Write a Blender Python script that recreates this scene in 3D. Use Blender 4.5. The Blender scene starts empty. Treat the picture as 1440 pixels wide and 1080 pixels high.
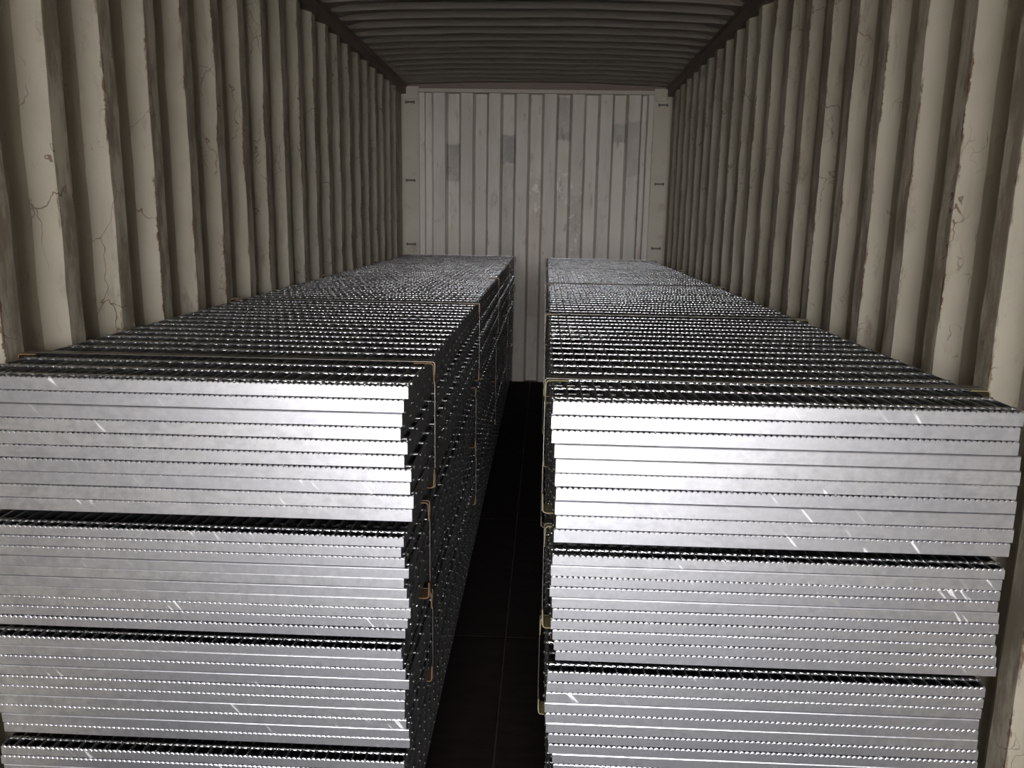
import bpy, math, random
import numpy as np
from mathutils import Matrix, Vector, noise

random.seed(7)
scene = bpy.context.scene
COL = scene.collection

# ------------------------------------------------------------------ camera
Z0 = 0.195                      # floor is z = 0
CAM = Vector((0.1123, -1.6904, 1.3362 + Z0))
YAW, PITCH, ROLL, FPX = -0.0374, -0.2033, 0.0171, 1138.95
fw = Vector((math.sin(YAW) * math.cos(PITCH), math.cos(YAW) * math.cos(PITCH), math.sin(PITCH)))
r0 = Vector((math.cos(YAW), -math.sin(YAW), 0.0))
u0 = r0.cross(fw)
rt = math.cos(ROLL) * r0 + math.sin(ROLL) * u0
up = -math.sin(ROLL) * r0 + math.cos(ROLL) * u0
cam_data = bpy.data.cameras.new('camera')
cam_data.sensor_width = 36.0
cam_data.lens = FPX / 1440.0 * 36.0
cam_data.clip_start = 0.02
cam = bpy.data.objects.new('camera', cam_data)
COL.objects.link(cam)
cam.matrix_world = Matrix(((rt.x, up.x, -fw.x, CAM.x), (rt.y, up.y, -fw.y, CAM.y),
                           (rt.z, up.z, -fw.z, CAM.z), (0, 0, 0, 1)))
scene.camera = cam

# ------------------------------------------------------------------ daylight: an overcast sky beyond the open doors
SKY = 33.0
world = bpy.data.worlds.new('overcast_sky')
scene.world = world
world.use_nodes = True
bg = world.node_tree.nodes['Background']
bg.inputs['Color'].default_value = (0.985, 0.985, 1.0, 1)
bg.inputs['Strength'].default_value = SKY
scene.cycles.sample_clamp_indirect = 4.0

W = 1.165                       # half width between the inner faces of the corrugation
L = 5.87                        # closed end
D = -6.15                       # open door end
H = 2.477 + Z0                  # roof

# light portal in the door opening: emits nothing, only steers the sampling of the sky
pl = bpy.data.lights.new('door_portal', 'AREA')
pl.shape = 'RECTANGLE'; pl.size = 2 * W; pl.size_y = H - 0.1
pl.cycles.is_portal = True
po = bpy.data.objects.new('door_portal', pl)
COL.objects.link(po)
po.location = (0, D - 0.02, (H - 0.1) / 2)
po.rotation_euler = (math.radians(90), 0, 0)

vs = scene.view_settings
vs.view_transform = 'Standard'
vs.look = 'None'
vs.gamma = 1.0
vs.use_curve_mapping = False
vs.exposure = 0.0

# ------------------------------------------------------------------ node helpers
class NT:
    def __init__(s, name):
        s.mat = bpy.data.materials.new(name); s.mat.use_nodes = True
        s.t = s.mat.node_tree; s.bsdf = s.t.nodes['Principled BSDF']
    def new(s, kind, **kw):
        n = s.t.nodes.new(kind)
        for k, v in kw.items(): setattr(n, k, v)
        return n
    def put(s, sock, v):
        if isinstance(v, bpy.types.NodeSocket): s.t.links.new(v, sock)
        else: sock.default_value = v
    def math(s, op, a, b=None, c=None, clamp=False):
        n = s.new('ShaderNodeMath', operation=op); n.use_clamp = clamp
        s.put(n.inputs[0], a)
        if b is not None: s.put(n.inputs[1], b)
        if c is not None: s.put(n.inputs[2], c)
        return n.outputs[0]
    def coord(s, kind='Object'): return s.new('ShaderNodeTexCoord').outputs[kind]
    def mapping(s, vec, scale=(1, 1, 1), rot=(0, 0, 0), loc=(0, 0, 0)):
        n = s.new('ShaderNodeMapping'); s.put(n.inputs['Vector'], vec)
        n.inputs['Scale'].default_value = scale; n.inputs['Rotation'].default_value = rot
        s.put(n.inputs['Location'], loc)
        return n.outputs[0]
    def noise(s, vec, scale, detail=4, rough=.6, dist=0.0):
        n = s.new('ShaderNodeTexNoise'); s.put(n.inputs['Vector'], vec)
        n.inputs['Scale'].default_value = scale; n.inputs['Detail'].default_value = detail
        n.inputs['Roughness'].default_value = rough; n.inputs['Distortion'].default_value = dist
        return n.outputs['Fac']
    def ramp(s, f, a, b, lo=0.0, hi=1.0):
        n = s.new('ShaderNodeMapRange'); n.interpolation_type = 'SMOOTHSTEP'
        s.put(n.inputs[0], f)
        for i, v in enumerate((a, b, lo, hi)): n.inputs[i + 1].default_value = v
        return n.outputs[0]
    def mix(s, f, a, b):
        n = s.new('ShaderNodeMix', data_type='RGBA')
        s.put(n.inputs[0], f); s.put(n.inputs[6], a); s.put(n.inputs[7], b)
        return n.outputs[2]
    def sep(s, vec):
        n = s.new('ShaderNodeSeparateXYZ'); s.put(n.inputs[0], vec); return n.outputs
    def bump(s, h, strength, dist):
        n = s.new('ShaderNodeBump'); s.put(n.inputs['Height'], h)
        n.inputs['Strength'].default_value = strength; n.inputs['Distance'].default_value = dist
        s.put(s.bsdf.inputs['Normal'], n.outputs[0])
    def out(s, col=None, rough=None, metal=None):
        if col is not None: s.put(s.bsdf.inputs['Base Color'], col)
        if rough is not None: s.put(s.bsdf.inputs['Roughness'], rough)
        if metal is not None: s.put(s.bsdf.inputs['Metallic'], metal)
        return s.mat

PITCH_S = 0.274                 # side wall corrugation

def paint_wall(name, phase):
    m = NT(name); P = m.coord(); x, y, z = m.sep(P)[:3]
    big = m.noise(P, 1.3, 5, .6)
    streak = m.noise(m.mapping(P, (6, 6, .7)), 2.2, 5, .65)
    col = m.mix(m.ramp(big, .35, .68), (.50, .455, .365, 1), (.40, .36, .28, 1))
    col = m.mix(m.math('MULTIPLY', m.ramp(streak, .52, .75), .45), col, (.26, .22, .165, 1))
    # worn strip along the two convex edges of every inner flat
    u = m.math('FLOORED_MODULO', m.math('SUBTRACT', y, phase), PITCH_S)
    e1 = m.math('MINIMUM', u, m.math('SUBTRACT', PITCH_S, u))
    e2 = m.math('ABSOLUTE', m.math('SUBTRACT', u, .069))
    fine = m.noise(P, 38, 6, .7)
    patch = m.noise(m.mapping(P, (3, 3, 1.6)), 2.6, 4, .65)
    band1 = m.math('SUBTRACT', 1.0, m.math('DIVIDE', e1, .013), clamp=True)
    band2 = m.math('SUBTRACT', 1.0, m.math('DIVIDE', e2, .009), clamp=True)
    band = m.math('MAXIMUM', band1, m.math('MULTIPLY', band2, .7))
    chip = m.math('MULTIPLY', m.ramp(m.math('ADD', m.math('MULTIPLY', band, .5), fine), .78, .92),
                  m.ramp(patch, .46, .60))
    chip = m.math('MULTIPLY', chip, m.ramp(band, .02, .3))
    # grime lying on the inner flats, cargo rubs there
    flat = m.math('MULTIPLY', m.ramp(u, .0, .01), m.ramp(u, .08, .066))
    grime = m.math('MULTIPLY', flat, m.ramp(m.noise(m.mapping(P, (4, 4, 1)), 3.1, 6, .72), .40, .58))
    col = m.mix(m.math('MULTIPLY', grime, .8), col, (.19, .15, .105, 1))
    # long branching rust scratches
    vn = m.new('ShaderNodeTexVoronoi', feature='DISTANCE_TO_EDGE')
    warp = m.new('ShaderNodeVectorMath', operation='ADD')
    nz = m.new('ShaderNodeTexNoise'); m.put(nz.inputs['Vector'], P); nz.inputs['Scale'].default_value = 5
    nz.inputs['Detail'].default_value = 4
    sc = m.new('ShaderNodeVectorMath', operation='SCALE'); m.put(sc.inputs[0], nz.outputs['Color']); sc.inputs['Scale'].default_value = .22
    m.put(warp.inputs[0], m.mapping(P, (1, 1, .55), (.35, 0, 0))); m.put(warp.inputs[1], sc.outputs[0])
    m.put(vn.inputs['Vector'], warp.outputs[0]); vn.inputs['Scale'].default_value = 6.5
    line = m.ramp(vn.outputs['Distance'], .011, .003)
    line = m.math('MULTIPLY', line, m.ramp(m.noise(P, 2.3, 3, .6), .49, .57))
    line = m.math('MULTIPLY', line, m.ramp(m.math('MINIMUM', e1, m.math('ABSOLUTE', m.math('SUBTRACT', u, PITCH_S - .03))), .06, .015))
    # small curved scuff marks and brown smears
    vs_ = m.new('ShaderNodeTexVoronoi', feature='DISTANCE_TO_EDGE')
    m.put(vs_.inputs['Vector'], warp.outputs[0]); vs_.inputs['Scale'].default_value = 17
    scuff = m.math('MULTIPLY', m.ramp(vs_.outputs['Distance'], .028, .004), m.ramp(m.noise(m.mapping(P, loc=(4, 7, 1)), 6, 3, .6), .57, .66))
    col = m.mix(m.math('MULTIPLY', scuff, .6), col, (.11, .07, .04, 1))
    smear = m.ramp(m.noise(m.mapping(P, (2, 2, 1), loc=(9, 2, 5)), 4.0, 7, .75), .54, .72)
    col = m.mix(m.math('MULTIPLY', smear, .65), col, (.20, .15, .10, 1))
    rust = m.mix(m.noise(P, 22, 3), (.06, .028, .015, 1), (.16, .07, .028, 1))
    col = m.mix(m.math('MULTIPLY', line, .8), col, rust)
    col = m.mix(m.math('MULTIPLY', chip, .9), col, rust)
    m.bump(m.noise(P, 9, 4, .6), .25, .01)
    return m.out(col, .6, 0)

def paint_back():
    m = NT('end_wall_paint'); P = m.coord(); x, y, z = m.sep(P)[:3]
    cx = m.math('FLOOR', m.math('DIVIDE', m.math('ADD', x, .927), .1245))
    wn2 = m.new('ShaderNodeTexWhiteNoise', noise_dimensions='1D'); m.put(wn2.inputs['W'], cx)
    col = m.mix(m.ramp(m.noise(m.mapping(P, (4, 4, .8)), 2, 5, .6), .35, .7), (.62, .575, .515, 1), (.52, .475, .415, 1))
    col = m.mix(m.math('MULTIPLY', wn2.outputs['Value'], .28), col, (.45, .41, .36, 1))
    zj = m.math('ADD', z, m.math('MULTIPLY', m.math('SUBTRACT', m.noise(P, 14, 3), .5), .08))
    def cell(k, z0, z1, soft=.03):
        c = m.math('COMPARE', cx, float(k), .1)
        return m.math('MULTIPLY', c, m.math('MULTIPLY', m.ramp(zj, z0, z0 + soft), m.ramp(zj, z1, z1 - soft)))
    mott = m.ramp(m.noise(P, 6, 5, .7), .3, .65, .45, 1.0)
    for k, z0, z1, st_, c in ((1, 1.83, 2.19, .75, (.20, .185, .15, 1)), (5, 1.99, 2.27, .75, (.19, .195, .175, 1)),
                              (5, 1.15, 2.0, .45, (.24, .235, .20, 1)), (9, 2.2, 2.6, .6, (.24, .21, .18, 1)),
                              (13, 2.19, 2.38, .75, (.21, .205, .19, 1)), (14, 1.9, 2.4, .45, (.22, .20, .18, 1)),
                              (10, 1.18, 1.75, .35, (.26, .23, .19, 1)), (7, .6, 1.9, .35, (.33, .25, .20, 1))):
        col = m.mix(m.math('MULTIPLY', m.math('MULTIPLY', cell(k, z0, z1), mott), st_), col, c)
    sc = m.noise(m.mapping(P, (9, 9, 5)), 2.4, 6, .75)
    pale = m.math('MAXIMUM', cell(7, 1.47, 1.95, .1), m.math('MAXIMUM', cell(9, 1.60, 2.0, .1), cell(10, 1.18, 1.95, .1)))
    col = m.mix(m.math('MULTIPLY', m.math('MULTIPLY', m.ramp(sc, .52, .62), pale), .75), col, (.84, .81, .76, 1))
    sd = m.noise(m.mapping(P, (8, 8, 2.2), loc=(3, 1, 2)), 2.2, 6, .75)
    col = m.mix(m.math('MULTIPLY', m.ramp(sd, .56, .68), .6), col, (.24, .17, .12, 1))
    m.bump(m.noise(P, 9, 4, .6), .2, .008)
    return m.out(col, .6, 0)

def paint_plain(name, a, b, rust=.3, rough=.6):
    m = NT(name); P = m.coord()
    col = m.mix(m.noise(P, 3.0, 5, .65), a, b)
    col = m.mix(m.math('MULTIPLY', m.ramp(m.noise(P, 7, 6, .7), .55, .7), rust), col, (.16, .075, .035, 1))
    return m.out(col, rough, 0)

def galvanised(name, tint, lo, hi, scratch=True, metal=1.0, vary=True):
    m = NT(name); P = m.coord()
    info = m.new('ShaderNodeObjectInfo')
    off = m.new('ShaderNodeVectorMath', operation='SCALE')
    cmb = m.new('ShaderNodeCombineXYZ')
    for i in range(3): m.put(cmb.inputs[i], info.outputs['Random'])
    m.put(off.inputs[0], cmb.outputs[0]); off.inputs['Scale'].default_value = 37.0
    PV = m.new('ShaderNodeVectorMath', operation='ADD'); m.put(PV.inputs[0], P); m.put(PV.inputs[1], off.outputs[0])
    PV = PV.outputs[0]
    cloud = m.noise(m.mapping(PV, (1, 1, 1.6)), 13, 4, .6)
    streak = m.noise(m.mapping(PV, (1.2, 1, 30)), 3, 2, .5)
    spang = m.noise(PV, 45, 2, .5)
    v = m.math('ADD', m.math('MULTIPLY', cloud, .55), m.math('ADD', m.math('MULTIPLY', streak, .12), m.math('MULTIPLY', spang, .33)))
    dark = tuple(c * .62 for c in tint) + (1,)
    col = m.mix(m.ramp(v, .36, .62), dark, tuple(tint) + (1,))
    if vary:
        col = m.mix(m.math('MULTIPLY', info.outputs['Random'], .36), col, tuple(c * .7 for c in tint[:2]) + (tint[2] * .76, 1))
    rough = m.ramp(v, .25, .75, hi, lo)
    if scratch:
        s1 = m.noise(m.mapping(m.mapping(PV, rot=(0, math.radians(-50), 0)), (10, 1, 95)), 1.0, 1, .5)
        s2 = m.noise(PV, 2.6, 2, .5)
        sm = m.math('MULTIPLY', m.ramp(s1, .645, .73), m.ramp(s2, .49, .60))
        col = m.mix(m.math('MULTIPLY', sm, .65), col, (.95, .95, .96, 1))
        rough = m.math('MAXIMUM', rough, m.math('MULTIPLY', sm, .52))
    return m.out(col, rough, metal)

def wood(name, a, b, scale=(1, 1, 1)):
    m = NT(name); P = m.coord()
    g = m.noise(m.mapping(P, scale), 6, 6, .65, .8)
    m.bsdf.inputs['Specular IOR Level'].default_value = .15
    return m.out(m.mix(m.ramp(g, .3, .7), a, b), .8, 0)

PH_L, PH_R = 0.168, 0.233
M_WL = paint_wall('side_wall_paint', PH_L)
M_WR = paint_wall('side_wall_paint', PH_R)
M_WB = paint_back()
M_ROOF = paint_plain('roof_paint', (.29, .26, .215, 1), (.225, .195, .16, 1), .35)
M_RAIL = paint_plain('rail_paint', (.20, .15, .115, 1), (.13, .095, .07, 1), .6)
M_POST = paint_plain('post_paint', (.50, .46, .38, 1), (.40, .36, .29, 1), .3)
M_IRON = paint_plain('lashing_iron', (.10, .085, .07, 1), (.05, .04, .035, 1), .5, .55)
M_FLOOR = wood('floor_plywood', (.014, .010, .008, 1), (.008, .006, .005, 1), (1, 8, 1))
M_YARD = paint_plain('yard_concrete', (.24, .235, .225, 1), (.18, .175, .165, 1), .05, .85)
M_PLATE = galvanised('galvanised_plate', (.85, .855, .895), .30, .385)
M_BAR = galvanised('galvanised_bar', (.72, .725, .74), .22, .33, scratch=False, vary=False)
M_DULL = galvanised('dull_galvanised_bar', (.36, .365, .37), .42, .58, scratch=False, vary=False)
M_STRAP = galvanised('strap_steel', (.26, .24, .21), .38, .5, scratch=False, vary=False)
M_GUARD_B = wood('brown_guard', (.20, .12, .06, 1), (.13, .075, .04, 1))
M_GUARD_O = wood('olive_guard', (.26, .22, .12, 1), (.17, .14, .075, 1))
M_TIMBER = wood('timber', (.30, .20, .11, 1), (.20, .13, .07, 1), (1, 9, 9))

# ------------------------------------------------------------------ mesh helpers
class MB:
    def __init__(s): s.v = []; s.f = []
    def add(s, v, f):
        n = len(s.v); s.v.extend(v); s.f.extend([tuple(i + n for i in q) for q in f]); return s
    def box(s, x0, x1, y0, y1, z0, z1):
        return s.add([(x0, y0, z0), (x1, y0, z0), (x1, y1, z0), (x0, y1, z0), (x0, y0, z1), (x1, y0, z1), (x1, y1, z1), (x0, y1, z1)],
                     [(0, 3, 2, 1), (4, 5, 6, 7), (0, 1, 5, 4), (1, 2, 6, 5), (2, 3, 7, 6), (3, 0, 4, 7)])
    def mesh(s, name, mat):
        m = bpy.data.meshes.new(name); m.from_pydata([tuple(v) for v in s.v], [], s.f); m.materials.append(mat); m.update(); return m

def link(name, mesh, parent=None, loc=(0, 0, 0), rz=0.0):
    o = bpy.data.objects.new(name, mesh); COL.objects.link(o)
    o.location = loc; o.rotation_euler = (0, 0, rz)
    if parent is not None: o.parent = parent
    return o

def struct(name, mesh, label, cat):
    o = link(name, mesh); o['kind'] = 'structure'; o['label'] = label; o['category'] = cat; return o

def sheet(profile, others, fn):
    """grid sheet: profile positions along one axis, others along the second; fn(p, q) -> vertex; solid with thickness added by caller"""
    v = [fn(p, q) for p in profile for q in others]
    n = len(others); f = []
    for i in range(len(profile) - 1):
        for j in range(n - 1):
            a = i * n + j; f.append((a, a + 1, a + n + 1, a + n))
    return v, f

def solidify(o, t):
    md = o.modifiers.new('sheet_thickness', 'SOLIDIFY'); md.thickness = t; md.offset = -1

# ------------------------------------------------------------------ the container
def side_wall(name, sgn, phase, mat, label):
    prof = []
    k0 = int(math.floor((D - phase) / PITCH_S)) + 1
    y = D; prof.append((D, .018))
    k = k0
    while True:
        b = phase + k * PITCH_S
        if b + PITCH_S > L - .03: break
        prof += [(b, 0.0), (b + .069, 0.0), (b + .136, .036), (b + .207, .036)]
        k += 1
    prof.append((L + .02, .03))
    zs = np.linspace(-.06, H - .03, 46)
    def fn(p, z):
        y, d = p
        j = noise.noise(Vector((y * 3.1, z * 5.0, sgn * 9.0))) * .0035 + noise.noise(Vector((y * 9, z * 17.0, sgn * 4.0))) * .0012
        jy = noise.noise(Vector((y * 4.7, z * 6.0, sgn * 31.0))) * .004 + noise.noise(Vector((y * 11, z * 23.0, 5.0))) * .0015
        return (sgn * (W + d + j + .004), y + jy, z)
    v, f = sheet(prof, zs, fn)
    if sgn < 0: f = [tuple(reversed(q)) for q in f]
    m = MB().add(v, f).mesh(name, mat)
    o = struct(name, m, label, 'wall'); solidify(o, .0025 if True else 0)
    return o
side_wall('wall_left', -1, PH_L, M_WL, 'corrugated beige steel side wall with rust-chipped rib edges')
side_wall('wall_right', 1, PH_R, M_WR, 'corrugated beige steel side wall with branching rust scratches')

# closed end wall: vertical trapezoid ribs
prof = [(-W - .03, .0)]
prof += [(-1.05, .0), (-.998, .0), (-.990, .03), (-.935, .03)]
xk = -.927
inner = True
while xk < .96:
    w = .1245
    if inner: prof += [(xk + .012, 0.0), (xk + w - .012, 0.0)]
    else: prof += [(xk + .012, .066), (xk + w - .012, .066)]
    inner = not inner; xk += w
prof += [(.99, .03), (1.0, .0), (1.05, 0.0), (W + .03, 0.0)]
zs = np.linspace(-.06, H - .03, 40)
def fn(p, z):
    x, d = p
    j = noise.noise(Vector((x * 4, z * 3, 2))) * .003
    return (x + noise.noise(Vector((x * 7, z * 2.2, 8))) * .003, L + d + j, z)
v, f = sheet(prof, zs, fn)
o = struct('wall_back', MB().add(v, [tuple(q) for q in f]).mesh('wall_back', M_WB), 'closed end wall of beige ribbed steel with grey repair patches', 'wall')
solidify(o, .0025)

# roof: transverse corrugation with camber
prof = []
y = D
while y < L - .16:
    prof += [(y, 0.0), (y + .014, 0.0), (y + .048, .028), (y + .175, .028)]
    y += .209
prof += [(y, 0.0), (L + .02, 0.0)]
xs = np.linspace(-W - .03, W + .03, 33)
def fn(p, x):
    y, d = p
    t = min(1.0, abs(x) / W)
    e = 1 - max(0, (abs(x) - (W - .10)) / .13)
    camber = .030 * (1 - t ** 2.5)
    dent = .006 * noise.noise(Vector((x * 2.2, y * 1.4, 4))) + .003 * noise.noise(Vector((x * 6, y * 3, 1)))
    return (x, y, H - .004 + d * max(0, min(1, e)) + camber + dent * (1 - t ** 4))
v, f = sheet(prof, xs, fn)
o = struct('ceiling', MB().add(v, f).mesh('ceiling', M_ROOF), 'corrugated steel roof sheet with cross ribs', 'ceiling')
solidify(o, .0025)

# top side rails, end header, corner posts
tn = [0]
def trim(mb, mat, label):
    tn[0] += 1
    return struct('trim_%d' % tn[0], mb.mesh('trim', mat), label, 'trim')
for s in (-1, 1):
    b = MB()
    x0, x1 = sorted((s * (W - .012), s * (W + .05)))
    b.box(x0, x1, D, L, H - .085, H + .01)
    x0, x1 = sorted((s * (W - .022), s * (W - .012)))
    b.box(x0, x1, D, L, H - .022, H - .004)
    trim(b, M_RAIL, 'brown steel rail along the top of the wall with %s' % ('rust-chipped rib edges' if s < 0 else 'branching rust scratches'))
b = MB().box(-1.045, 1.045, L - .035, L + .06, H - .066, H - .036)
trim(b, M_POST, 'pale steel header beam across the top of the end wall')
b = MB().box(-W, W, L - .02, L + .10, H - .036, H + .07)
trim(b, M_RAIL, 'dark brown steel strip between the roof and the pale header beam')
for s in (-1, 1):
    b = MB()
    x0, x1 = sorted((s * (W - .122), s * (W + .04)))
    b.box(x0, x1, L - .035, L + .05, 0, H - .02)
    x0, x1 = sorted((s * (W - .115), s * (W + .01)))
    b.box(x0, x1, L - .05, L - .03, H - .125, H - .03)          # gusset block under the roof
    o = trim(b, M_POST, 'pale corner post at the end of the wall with %s' % ('rust-chipped rib edges' if s < 0 else 'branching rust scratches'))
    for z in (H - .155, H - .85 + .02, H - 1.40):
        mb = MB()
        cx = s * (W - .045)
        mb.box(cx - .042, cx + .042, L - .062, L - .048, z - .007, z + .007)
        for q in (-.036, .036):
            mb.box(cx + q - .006, cx + q + .006, L - .05, L - .034, z - .012, z + .012)
        link('lashing_bar', mb.mesh('lashing_bar', M_IRON), o)

# plywood floor
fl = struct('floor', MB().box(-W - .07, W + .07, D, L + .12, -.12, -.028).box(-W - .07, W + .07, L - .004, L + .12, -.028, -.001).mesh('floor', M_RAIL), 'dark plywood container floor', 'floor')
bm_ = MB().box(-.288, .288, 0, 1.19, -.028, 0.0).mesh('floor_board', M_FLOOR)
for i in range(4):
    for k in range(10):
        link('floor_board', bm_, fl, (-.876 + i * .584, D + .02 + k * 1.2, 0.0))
# yard outside the doors
struct('ground', MB().box(-40, 40, -70, D - .12, -1.30, -1.20).mesh('ground', M_YARD), 'concrete yard outside the container doors', 'ground')

# ------------------------------------------------------------------ grating panels
WID = {'L': .960, 'R': .925}     # panel width in the two stacks
PL = 5.84                       # panel length
CP = .0925                      # cross bar pitch
NB = 32                         # bearing bars

def twisted(length, side, seg, turn, start=0.0, nk=16):
    """twisted square bar with rounded edges"""
    n = int(round(length / seg)); seg = length / n
    v = []; f = []
    for i in range(n + 1):
        a = start + 2 * math.pi * (i * seg) / turn
        for k in range(nk):
            q = 2 * math.pi * k / nk
            c, s_ = math.cos(q), math.sin(q)
            r = side / 2 / (abs(c) ** 7 + abs(s_) ** 7) ** (1 / 7)
            v.append((i * seg, r * math.cos(q + a), r * math.sin(q + a)))
    for i in range(n):
        for k in range(nk):
            a = i * nk + k; b = i * nk + (k + 1) % nk
            f.append((a, a + nk, b + nk, b))
    f.append(tuple(range(nk))); f.append(tuple(n * nk + k for k in reversed(range(nk))))
    return v, f

def smooth(m):
    m.polygons.foreach_set('use_smooth', [len(p.vertices) == 4 for p in m.polygons]); return m

CS = .0078                      # cross bar section
OVER = .004                     # its end beyond the outer bearing bar
def plate_mesh(h, teeth, PW):
    v = []; f = []
    pitch = .0115; n = int(PW / pitch) * 6
    cols = []
    for i in range(n + 1):
        x = PW * i / n
        t = (i % 6) / 6.0
        top = h - (teeth * (1 - math.sin(math.pi * t) ** .6) + .0003)
        cols.append([(x, .0012, .0), (x, .0, .0012), (x, .0, top - .0022), (x, .0008, top - .0006), (x, .0022, top), (x, .005, top), (x, .005, 0.0)])
    for c in cols: v += c
    for i in range(n):
        for k in range(7):
            a = i * 7 + k; b = i * 7 + (k + 1) % 7
            f.append((a, a + 7, b + 7, b))
    f.append(tuple(range(7))); f.append(tuple(n * 7 + k for k in reversed(range(7))))
    m = MB().add(v, f).mesh('end_plate', M_PLATE)
    return m

def bars_box(h):
    return MB().box(-.0015, .0015, .005, PL - .005, 0, h)

KINDS = {}
def kind(h, st):
    if (h, st) in KINDS: return KINDS[h, st]
    PW = WID[st]; CL = PW + 2 * OVER
    k = {}
    hh = h - .0006
    k['plate'] = [plate_mesh(hh, q, PW) for q in (.0028, 0.0, .0014)]
    k['bar'] = bars_box(hh).mesh('bearing_bar', M_DULL)
    mb = MB()
    for i in range(1, NB - 1):
        x = PW * i / (NB - 1)
        mb.box(x - .0015, x + .0015, .005, PL - .005, 0, hh - .0002)
    k['bars'] = mb.mesh('bearing_bars', M_DULL)
    k['cross'] = [smooth(MB().add(*twisted(CL, CS, .0028, .060, q)).mesh('cross_bar', M_BAR)) for q in (0, .4, .8)]
    mb = MB(); ncb = int((PL - .05) / CP) + 1
    for i in range(ncb):
        cv, cf = twisted(CL, CS, .006, .060, random.random() * 3, 8)
        yy = .034 + i * CP
        mb.add([(a - OVER, b + yy, c + hh - CS * .62) for a, b, c in cv], cf)
    k['crosses'] = smooth(mb.mesh('cross_bars', M_BAR))
    mb = MB()
    for i in range(3, ncb):
        cv, cf = twisted(CL, CS, .006, .060, random.random() * 3, 8)
        yy = .034 + i * CP
        mb.add([(a - OVER, b + yy, c + hh - CS * .40) for a, b, c in cv], cf)
    k['crosses_rest'] = smooth(mb.mesh('cross_bars', M_BAR))
    k['n'] = ncb; k['hh'] = hh
    KINDS[h, st] = k
    return k

ORD = ['uppermost', 'second', 'third', 'fourth', 'fifth', 'sixth', 'seventh', 'eighth', 'ninth', 'lowest']
BUN = ['top', 'second', 'third', 'bottom']
STACK = {'L': 'stack with brown corner guards', 'R': 'stack with olive corner guards'}

def panel(stack, b, i, x, y, z, h, rz, full):
    k = kind(h, stack); PW = WID[stack]
    e = bpy.data.objects.new('grating_panel', None); COL.objects.link(e)
    e.empty_display_size = .05
    e.location = (x, y, z); e.rotation_euler = (0, 0, rz)
    e['label'] = '%s galvanised steel grating panel in the %s bundle, %s' % (ORD[i], BUN[b], STACK[stack])
    e['category'] = 'grating panel'
    e['group'] = 'grating panels in the ' + STACK[stack]
    link('end_plate', k['plate'][0 if i == 0 else random.choice((0, 2, 2, 1, 1) if stack == 'L' and b else (0, 0, 2, 2, 1))], e)
    o = link('end_plate', k['plate'][1], e, (PW, PL, 0), math.pi)
    hh = k['hh']
    cz = hh - CS * (.40 if i == 0 else .62)
    if full:
        for j in range(NB): link('bearing_bar', k['bar'], e, (PW * j / (NB - 1) + (.0015 if j == 0 else -.0015 if j == NB - 1 else 0), 0, 0))
        for j in range(k['n']):
            link('cross_bar', k['cross'][random.randrange(3)], e, (-OVER, .034 + j * CP, cz))
    else:
        link('bearing_bar', k['bar'], e, (.0015, 0, 0)); link('bearing_bar', k['bar'], e, (PW - .0015, 0, 0))
        o = link('bearing_bars', k['bars'], e); o['kind'] = 'stuff'
        if i == 0:
            for j in range(3): link('cross_bar', k['cross'][j], e, (-OVER, .034 + j * CP, cz))
        o = link('cross_bars', k['crosses_rest' if i == 0 else 'crosses'], e); o['kind'] = 'stuff'
    return e

# inner plate ends measured along the aisle, bundle by bundle from the top
XL = [[-.1676, -.1775, -.1812, -.1851, -.1705, -.1779, -.1625, -.1658, -.1582, -.1617],
      [-.1807, -.1866, -.1790, -.1697, -.1810, -.1749, -.1704, -.1674, -.1740, -.1791],
      [-.1886, -.1863, -.1801, -.1722, -.1806, -.1824, -.1827, -.1797, -.1733, -.1719],
      [-.1850, -.1870, -.1830, -.1860, -.1840, -.1850, -.1820, -.1850, -.1860, -.1840]]
XR = [[.1366, .1338, .1353, .1419, .1453, .1446, .1473, .1459, .1490, .1454],
      [.1440, .1411, .1423, .1400, .1451, .1473, .1443, .1486, .1519, .1560],
      [.1403, .1394, .1384, .1360, .1381, .1403, .1456, .1462, .1563, .1585],
      [.1500, .1450, .1480, .1520, .1490, .1510, .1530, .1480, .1500, .1520]]
TOPS = {'L': [.9870, .6485, .3790, .0930], 'R': [.9790, .6490, .3810, .0950]}
HS = [.0304, .0243, .0251, .0251]
YF = {'L': -.037, 'R': -.105}
STRAP_Y = {'L': [.225, 1.573, 2.95, 4.40, 5.52], 'R': [.098, 1.338, 2.755, 4.135, 5.50]}
DUN_Y = [.55, 2.2, 3.7, 5.2]
COUNT = ['first', 'second', 'third', 'fourth', 'fifth']

def strap_mesh(x0, x1, z0, z1, w=.034, t=.0009):
    """closed steel band round a bundle"""
    pts = [(x0, z0), (x1, z0), (x1, z1), (x0, z1)]
    c = .006
    loop = []
    for (x, z), (sx, sz) in zip(pts, ((1, 1), (-1, 1), (-1, -1), (1, -1))):
        cx, cz_ = x + sx * c, z + sz * c
        base = {(1, 1): 180, (-1, 1): 270, (-1, -1): 0, (1, -1): 90}[(sx, sz)]
        for q in range(4):
            a = math.radians(base + q * 30)
            loop.append((cx, cz_, math.cos(a), math.sin(a), c))
    v = []; f = []
    for cx, cz_, ca, sa, r in loop:
        for rr in (r, r + t):
            for yy in (-w / 2, w / 2): v.append((cx + ca * rr, yy, cz_ + sa * rr))
    n = len(loop)
    for i in range(n):
        a = i * 4; b = ((i + 1) % n) * 4
        f += [(a, b, b + 1, a + 1), (a + 2, a + 3, b + 3, b + 2), (a, a + 2, b + 2, b), (a + 1, b + 1, b + 3, a + 3)]
    return MB().add(v, f).mesh('strap', M_STRAP)

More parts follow.
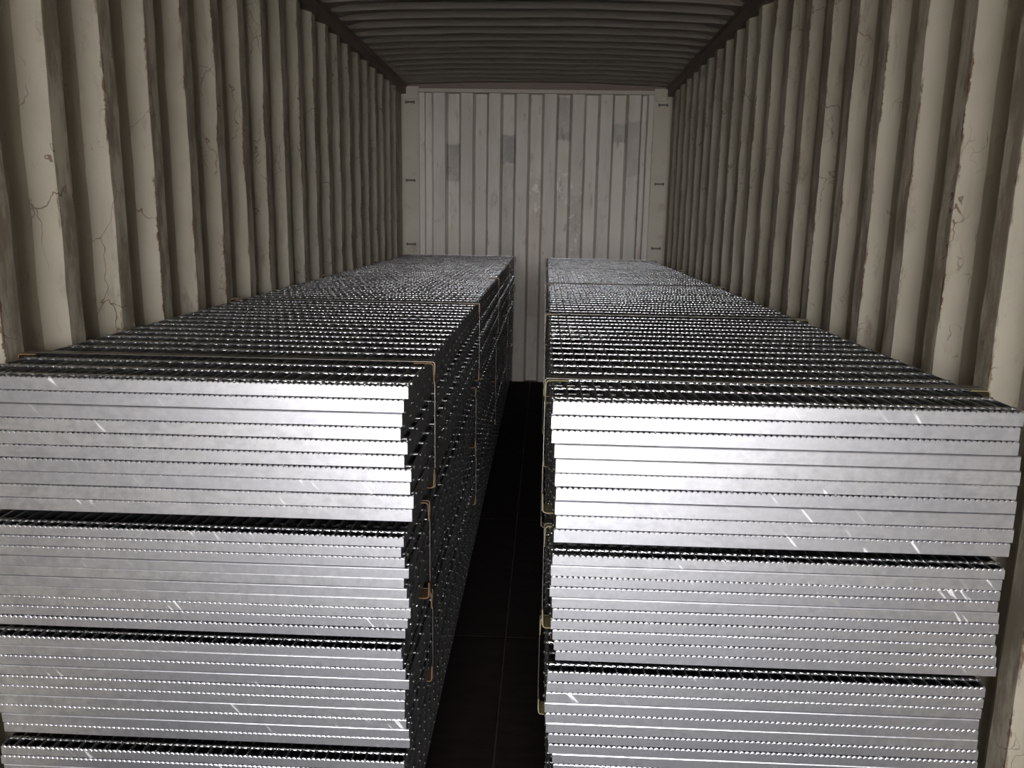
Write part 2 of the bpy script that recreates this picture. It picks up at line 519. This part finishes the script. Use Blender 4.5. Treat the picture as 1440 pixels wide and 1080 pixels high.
def guard_mesh(sx, sz, lx, lz, mat, w=.052, t=.0026):
    """bent corner guard; inside corner at the origin, arms run to -sx and -sz"""
    r = .006
    path = [(-sx * lx, 0.0), (-sx * r, 0.0)]
    for q in range(1, 4):
        a = math.radians(90 - q * 22.5)
        path.append((-sx * r + sx * r * math.cos(a), -sz * r + sz * r * math.sin(a)))
    path += [(0.0, -sz * r), (sx * .0015, -sz * lz)]
    v = []; f = []
    for i, (x, z) in enumerate(path):
        a = path[max(0, i - 1)]; b = path[min(len(path) - 1, i + 1)]
        d = Vector((b[0] - a[0], b[1] - a[1])).normalized()
        nx, nz = -d.y, d.x
        if nx * sx + nz * sz < 0: nx, nz = -nx, -nz
        for tt in (0.0, t):
            for yy in (-w / 2, w / 2): v.append((x + nx * tt, yy, z + nz * tt))
    n = len(path)
    for i in range(n - 1):
        a = i * 4; b = a + 4
        f += [(a, b, b + 1, a + 1), (a + 2, a + 3, b + 3, b + 2), (a, a + 2, b + 2, b), (a + 1, b + 1, b + 3, a + 3)]
    f += [(0, 1, 3, 2), (n * 4 - 4, n * 4 - 2, n * 4 - 1, n * 4 - 3)]
    return MB().add(v, f).mesh('corner_guard', mat)

for st in ('L', 'R'):
    PW = WID[st]
    gmat = M_GUARD_B if st == 'L' else M_GUARD_O
    gcol = 'brown' if st == 'L' else 'olive'
    for b in range(4):
        h = HS[b]; top = TOPS[st][b] + Z0
        xs_ = XL[b] if st == 'L' else XR[b]
        lefts = []
        for i in range(10):
            x = xs_[i] - PW if st == 'L' else xs_[i]
            lefts.append(x)
            yj = YF[st] + (0 if i == 0 else random.uniform(-.0018, .0018))
            panel(st, b, i, x, yj, top - (i + 1) * h, h, random.uniform(-.0008, .0008) if i else 0.0, b == 0 and i == 0)
        x0 = min(lefts) - OVER - .006; x1 = max(lefts) + PW + OVER + .006
        z0 = top - 10 * h; z1 = top
        if b < 3:
            for si, sy in enumerate(STRAP_Y[st]):
                ysh = sy + (0 if b == 0 else (-.03, .05)[b - 1])
                s = link('steel_strap', strap_mesh(x0 - .0034, x1 + .0034, z0 - .0042, z1 + .0062), None, (0, ysh, 0))
                s['label'] = '%s steel strap from the plate end round the %s bundle, %s' % (COUNT[si], BUN[b], STACK[st])
                s['category'] = 'strap'; s['group'] = 'steel straps round the bundles'
                for sx in (-1, 1):
                    for sz in (-1, 1):
                        gx = x1 + .0003 if sx > 0 else x0 - .0003
                        gz = z1 + .0030 if sz > 0 else z0 - .0010
                        g = link('corner_guard', guard_mesh(sx, sz, random.uniform(.040, .05), random.uniform(.036, .048), gmat), None,
                                 (gx, ysh + random.uniform(-.006, .0), gz))
                        aisle = (sx > 0) == (st == 'L')
                        g['label'] = '%s guard at the %s %s edge, %s strap from the plates, %s bundle' % (
                            gcol, 'upper' if sz > 0 else 'lower', 'aisle' if aisle else 'wall', COUNT[si], BUN[b])
                        g['category'] = 'corner guard'; g['group'] = '%s corner guards under the straps' % gcol
        # battens under this bundle
        below = TOPS[st][b + 1] + Z0 if b < 3 else 0.0
        for di, dy in enumerate(DUN_Y):
            c = .003
            bt = MB().box(min(lefts) + .02, min(lefts) + PW - .02, -.04, .04, below + .0002, z0 - .0002).mesh('timber_batten', M_TIMBER)
            o = link('timber_batten', bt, None, (0, dy, 0))
            o['label'] = '%s timber batten from the plates, under the %s bundle, %s' % (COUNT[di], BUN[b], STACK[st])
            o['category'] = 'batten'; o['group'] = 'timber battens between the bundles'
